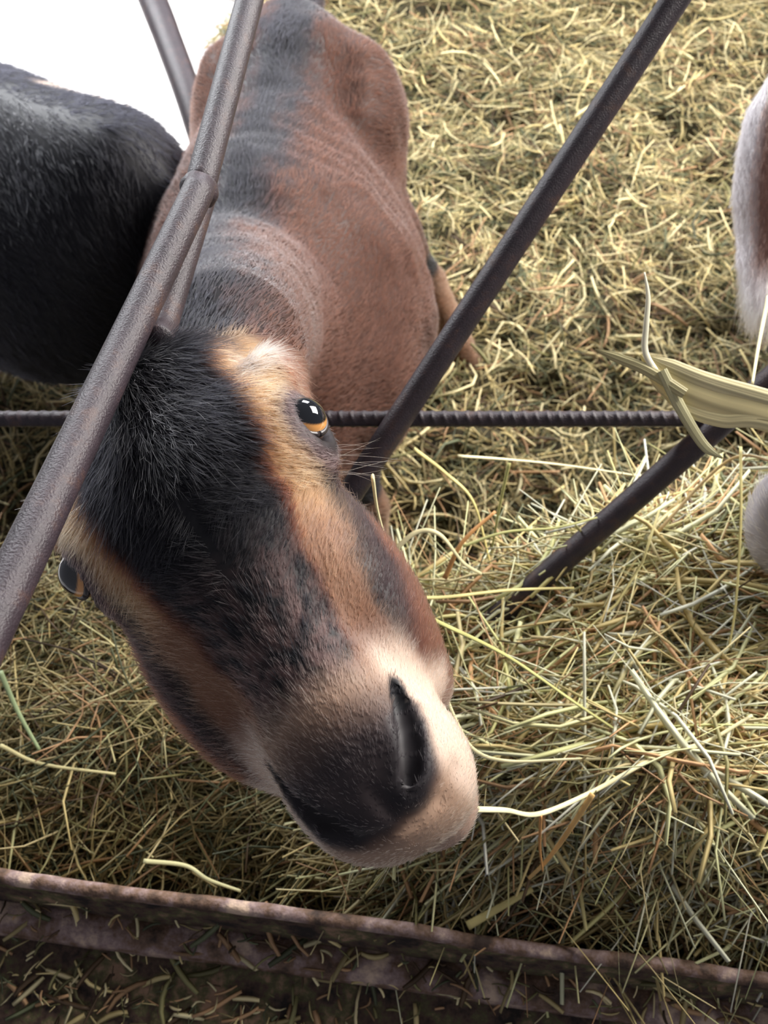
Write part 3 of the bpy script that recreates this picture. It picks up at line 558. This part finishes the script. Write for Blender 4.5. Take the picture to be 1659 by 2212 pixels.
# ------------------------------------------------------------------ feed trough
RUST = mat('rusty_steel', rough=0.7, bump=1.0, bscale=160, noise=[(0.38, lin(62, 46, 36)), (0.47, lin(116, 90, 72)), (0.54, lin(146, 124, 120)), (0.63, lin(206, 180, 156))], nscale=26, ndetail=12)
RUSTD = mat('dark_rusty_steel', rough=0.85, bump=1.0, bscale=200, noise=[(0.38, lin(36, 28, 24)), (0.48, lin(84, 64, 52)), (0.54, lin(88, 86, 54)), (0.64, lin(150, 120, 96))], nscale=40, ndetail=12)
tr = empty('feed_trough', (0, 0.1, 0), 'rusty steel feed trough edge in front of the golden hay', 'trough')
RA, RB = P(0, 1887, 0.68), P(1659, 2118, 0.645); rd = (RB-RA)/np.linalg.norm(RB-RA)
A0 = RA-rd*0.45; LL = np.linalg.norm(RB-RA)+0.9
outw = np.cross(rd, [0, 0, 1.0]); outw /= np.linalg.norm(outw)             # towards the viewer side
if outw[1] > 0: outw = -outw
def extrude(prof, name, m, n=260, wob=0.0008):
    """prof: list of (out, up) closed outline"""
    ts = np.linspace(0, LL, n); k = len(prof); V = []
    for t in ts:
        for (a, b) in prof: V.append(A0+rd*t+outw*a+np.array([0, 0, b]))
    V = np.array(V); nz = np.stack([vnoise(V, 45, 21), vnoise(V, 45, 22), vnoise(V, 45, 23)], 1)-0.5; V = V+nz*wob*2+(np.stack([vnoise(V, 9, 24)]*3, 1)-0.5)*wob*4*np.array([0, 1, 1])
    Q = [[i*k+j, i*k+(j+1) % k, (i+1)*k+(j+1) % k, (i+1)*k+j] for i in range(n-1) for j in range(k)]
    cap = [list(range(k))[::-1], [(n-1)*k+j for j in range(k)]]
    me = mesh_np(name, V, [np.array(Q), np.array(cap)]); return link(name, me, tr, m)
bead = [(0.0055*math.cos(t)+0.001, 0.0055*math.sin(t)) for t in np.linspace(0, 2*math.pi, 16, endpoint=False)]
extrude(bead, 'rolled_rim', RUST)
extrude([(-0.003, 0.0), (-0.003, -0.30), (0.008, -0.30), (0.012, -0.048), (0.004, 0.0)], 'side_panel', RUSTD)
extrude([(0.006, -0.052), (0.006, -0.066), (0.030, -0.070), (0.036, -0.064), (0.034, -0.054), (0.026, -0.050)], 'ledge', RUST)
extrude([(0.008, -0.068), (0.008, -0.30), (0.20, -0.30), (0.20, -0.105), (0.10, -0.094), (0.03, -0.078)], 'bottom_plate', RUSTD, wob=0.0012)
extrude([(0.008, -0.29), (0.008, -0.70), (0.05, -0.70), (0.05, -0.29)], 'leg_skirt', RUSTD)
# scraps of hay on the trough
n = 850; t = RNG.uniform(0.3, LL-0.3, n); a = RNG.choice([0.014, 0.03, 0.07], n, p=[0.25, 0.25, 0.5])+RNG.normal(0, 0.008, n); a = np.abs(a)
a = np.where(RNG.random(n) < 0.4, RNG.uniform(0.03, 0.16, n), a); up = np.interp(a, [0, 0.012, 0.02, 0.03, 0.04, 0.1, 0.2], [-0.03, -0.046, -0.048, -0.048, -0.077, -0.092, -0.103])+RNG.uniform(0.0, 0.004, n)
root = A0+rd*t[:, None]+outw*a[:, None]+np.stack([t*0, t*0, up], 1)
big = RNG.random(n) < 0.25
V, F, C = straws(root, RNG.uniform(0, 6.3, n), RNG.normal(0, 0.15, n), np.where(big, RNG.uniform(0.02, 0.05, n), RNG.uniform(0.005, 0.02, n)), np.where(big, RNG.uniform(0.003, 0.006, n), RNG.uniform(0.0012, 0.003, n)), pick(n, [3, 4, 3, 3, 5, 3, 2, 3])*1.1, bend=0.15)
me = mesh_np('hay_scraps', V, F); set_tint(me, C); setp(link('hay_scraps', me, None, STRAW), 'short scraps of hay scattered over the rusty trough edge', 'hay', kind='stuff')

# ------------------------------------------------------------------ single long straws lying on top of the pile
def stalk(name, pts, w0, col, label, cat='straw', w1=None, flat=0.45):
    pts = catmull(pts, 10); w1 = w0*0.6 if w1 is None else w1; ww = np.linspace(w0, w1, len(pts))*0.5
    V, F, T = tube(pts, ww, 8, flat); me = mesh_np(name, V, [F, T]); n = vnoise(V, 90, 31); set_tint(me, np.tile(lin(*col), (len(V), 1))*(0.8+0.4*n)[:, None])
    return setp(link(name, me, None, STRAW), label, cat)
Y1, Y2, Y3, OR = (226, 212, 140), (240, 230, 180), (190, 188, 120), (205, 150, 90)
stalk('straw', [P(840, 1296, 0.50), P(960, 1350, 0.55), P(1100, 1420, 0.60), P(1260, 1530, 0.63), P(1430, 1640, 0.66)], 0.0045, Y3, 'long green-yellow straw running down right from the goat\'s cheek')
stalk('straw', [P(935, 1430, 0.50), P(985, 1560, 0.53), P(1030, 1625, 0.56), P(1110, 1645, 0.60), P(1250, 1640, 0.63), P(1430, 1640, 0.64)], 0.0035, Y2, 'kinked cream straw hugging the right side of the muzzle')
stalk('straw', [P(1000, 1748, 0.50), P(1090, 1750, 0.54), P(1165, 1758, 0.58), P(1280, 1710, 0.61), P(1420, 1635, 0.63), P(1530, 1600, 0.64), P(1625, 1545, 0.65)], 0.0042, Y2, 'long pale straw starting at the goat\'s lips and rising to the right')
stalk('straw', [P(1168, 1760, 0.58), P(1166, 1830, 0.60), P(1172, 1880, 0.62)], 0.005, OR, 'short orange straw hanging from the pale straw by the lips')
stalk('straw', [P(1280, 1715, 0.60), P(1225, 1800, 0.61), P(1180, 1860, 0.62), P(1142, 1898, 0.63)], 0.0042, (216, 176, 110), 'tan straw branching down left below the muzzle')
stalk('straw', [P(805, 1030, 0.52), P(815, 1100, 0.55), P(835, 1175, 0.58)], 0.0052, Y2, 'short bright straw standing beside the goat\'s cheek')
stalk('straw', [P(895, 970, 0.72), P(960, 1020, 0.74), P(1020, 1080, 0.75), P(1050, 1180, 0.77), P(1070, 1270, 0.78)], 0.0048, Y1, 'bent straw leaning just right of the slanting bar\'s foot')
stalk('straw', [P(990, 985, 0.74), P(1090, 992, 0.76), P(1220, 1005, 0.78), P(1430, 1035, 0.80)], 0.0036, Y2, 'thin level straw with a seed head below the crossbar')
stalk('straw', [P(1100, 1000, 0.74), P(1080, 1090, 0.75), P(1060, 1200, 0.77)], 0.0030, Y3, 'thin straw hanging from the seed-headed straw')
stalk('straw', [P(850, 1190, 0.66), P(900, 1150, 0.66), P(950, 1155, 0.66), P(1000, 1215, 0.68), P(1040, 1240, 0.70)], 0.0048, Y2, 'arched straw rising from the hay right of the cheek')
stalk('straw', [P(1000, 1180, 0.70), P(1090, 1150, 0.70), P(1200, 1140, 0.70), P(1290, 1118, 0.71)], 0.0032, Y3, 'straw reaching across to the lower slanting bar')
stalk('straw', [P(960, 1250, 0.72), P(1000, 1170, 0.72), P(1070, 1105, 0.73)], 0.0046, OR, 'orange stalk leaning up right in the gap behind the hay pile')
stalk('straw', [P(880, 1290, 0.68), P(960, 1290, 0.69), P(1100, 1275, 0.71), P(1240, 1270, 0.72)], 0.0038, Y1, 'straw lying along the back edge of the hay pile')
stalk('straw', [P(1600, 965, 0.70), P(1600, 1130, 0.68), P(1590, 1300, 0.67), P(1575, 1400, 0.67)], 0.0026, Y1, 'upright thin straw at the right edge of the pile')
stalk('straw', [P(1420, 1150, 0.74), P(1530, 1030, 0.73), P(1600, 985, 0.70), P(1680, 1000, 0.70)], 0.0032, (225, 195, 140), 'angled straw rising past the lower slanting bar')
stalk('straw', [P(1010, 2000, 0.66), P(1080, 1960, 0.66), P(1150, 1920, 0.66)], 0.007, (205, 190, 125), 'broad flat straw leaning on the trough rim below the chin')
stalk('straw', [P(0, 1450, 0.78), P(40, 1540, 0.77), P(85, 1620, 0.76)], 0.005, (150, 165, 120), 'green straw beneath the goat\'s far cheek, pointing to the trough')
stalk('straw', [P(0, 1610, 0.76), P(90, 1650, 0.76), P(250, 1672, 0.76)], 0.004, (190, 180, 130), 'straw lying level in the shaded hay under the head')
stalk('straw', [P(310, 1860, 0.70), P(400, 1870, 0.70), P(450, 1900, 0.69), P(520, 1925, 0.69)], 0.004, (205, 200, 150), 'wavy pale straw lying just behind the trough rim')
stalk('straw', [P(1660, 640, 0.7), P(1640, 740, 0.66), P(1625, 830, 0.62)], 0.0035, Y2, 'small straw sprig standing on the broad yellow blade')
# the wisp of broad blades reaching in from the right
def leaf(pts, ws, name, col):
    T = np.gradient(pts, axis=0); T /= np.linalg.norm(T, axis=1)[:, None]; S = np.cross(T, FWD); S /= np.linalg.norm(S, axis=1)[:, None]; Nn = np.cross(S, T); V = []; m_ = 9
    for i in range(len(pts)):
        for sgn in (1, -1):
            for j in range(m_):
                a = -1+2*j/(m_-1); a = a*sgn; V.append(pts[i]+S[i]*a*ws[i]+Nn[i]*(0.25*a*a*ws[i]+0.0004*math.cos(a*16)+sgn*0.0004))
    k = 2*m_; Q = [[i*k+j, i*k+(j+1) % k, (i+1)*k+(j+1) % k, (i+1)*k+j] for i in range(len(pts)-1) for j in range(k)]
    V = np.array(V); ac = np.tile(np.arange(k), len(pts)); me = mesh_np(name, V, np.array(Q)); set_tint(me, np.tile(lin(*col), (len(V), 1))*(0.8+0.2*np.sin(ac*2.1)+0.3*vnoise(V, 60, 2))[:, None]); return me
lf = empty('hay_wisp', tuple(P(1659, 885, 0.56)), 'wisp of broad pale yellow hay blades reaching in over the crossbar', 'hay')
for pts, wd_, col in (([(1900, 965), (1659, 890), (1540, 858), (1440, 815), (1385, 765)], 0.0125, (240, 224, 165)), ([(1900, 925), (1659, 860), (1530, 822), (1450, 790), (1400, 770)], 0.006, (232, 220, 170)),
                      ([(1900, 990), (1659, 910), (1560, 905), (1480, 880), (1410, 830)], 0.006, (240, 226, 170)), ([(1480, 850), (1400, 800), (1340, 775), (1285, 755)], 0.004, (200, 190, 140)), ([(1430, 800), (1470, 880), (1520, 960), (1560, 990)], 0.004, (205, 198, 150))):
    pp = catmull([P(x, y, 0.565-0.00004*(x-1400)+0.002*i) for i, (x, y) in enumerate(pts)], 10); tt = np.linspace(0, 1, len(pp))
    link('blade', leaf(pp, wd_*np.interp(tt, [0, 0.3, 0.75, 1], [0.9, 1, 0.8, 0.12]), 'blade', col), lf, STRAW)
V, F, T = tube(catmull([P(1392, 588, 0.565), P(1400, 640, 0.565), P(1396, 700, 0.566), P(1394, 760, 0.568), P(1420, 810, 0.568)], 8), np.interp(np.linspace(0, 1, 33), [0, 0.3, 1], [0.0006, 0.0018, 0.0026]), 8, 0.4); me = mesh_np('stem', V, [F, T]); set_tint(me, np.tile(lin(240, 235, 205), (len(V), 1))); link('stem', me, lf, STRAW)
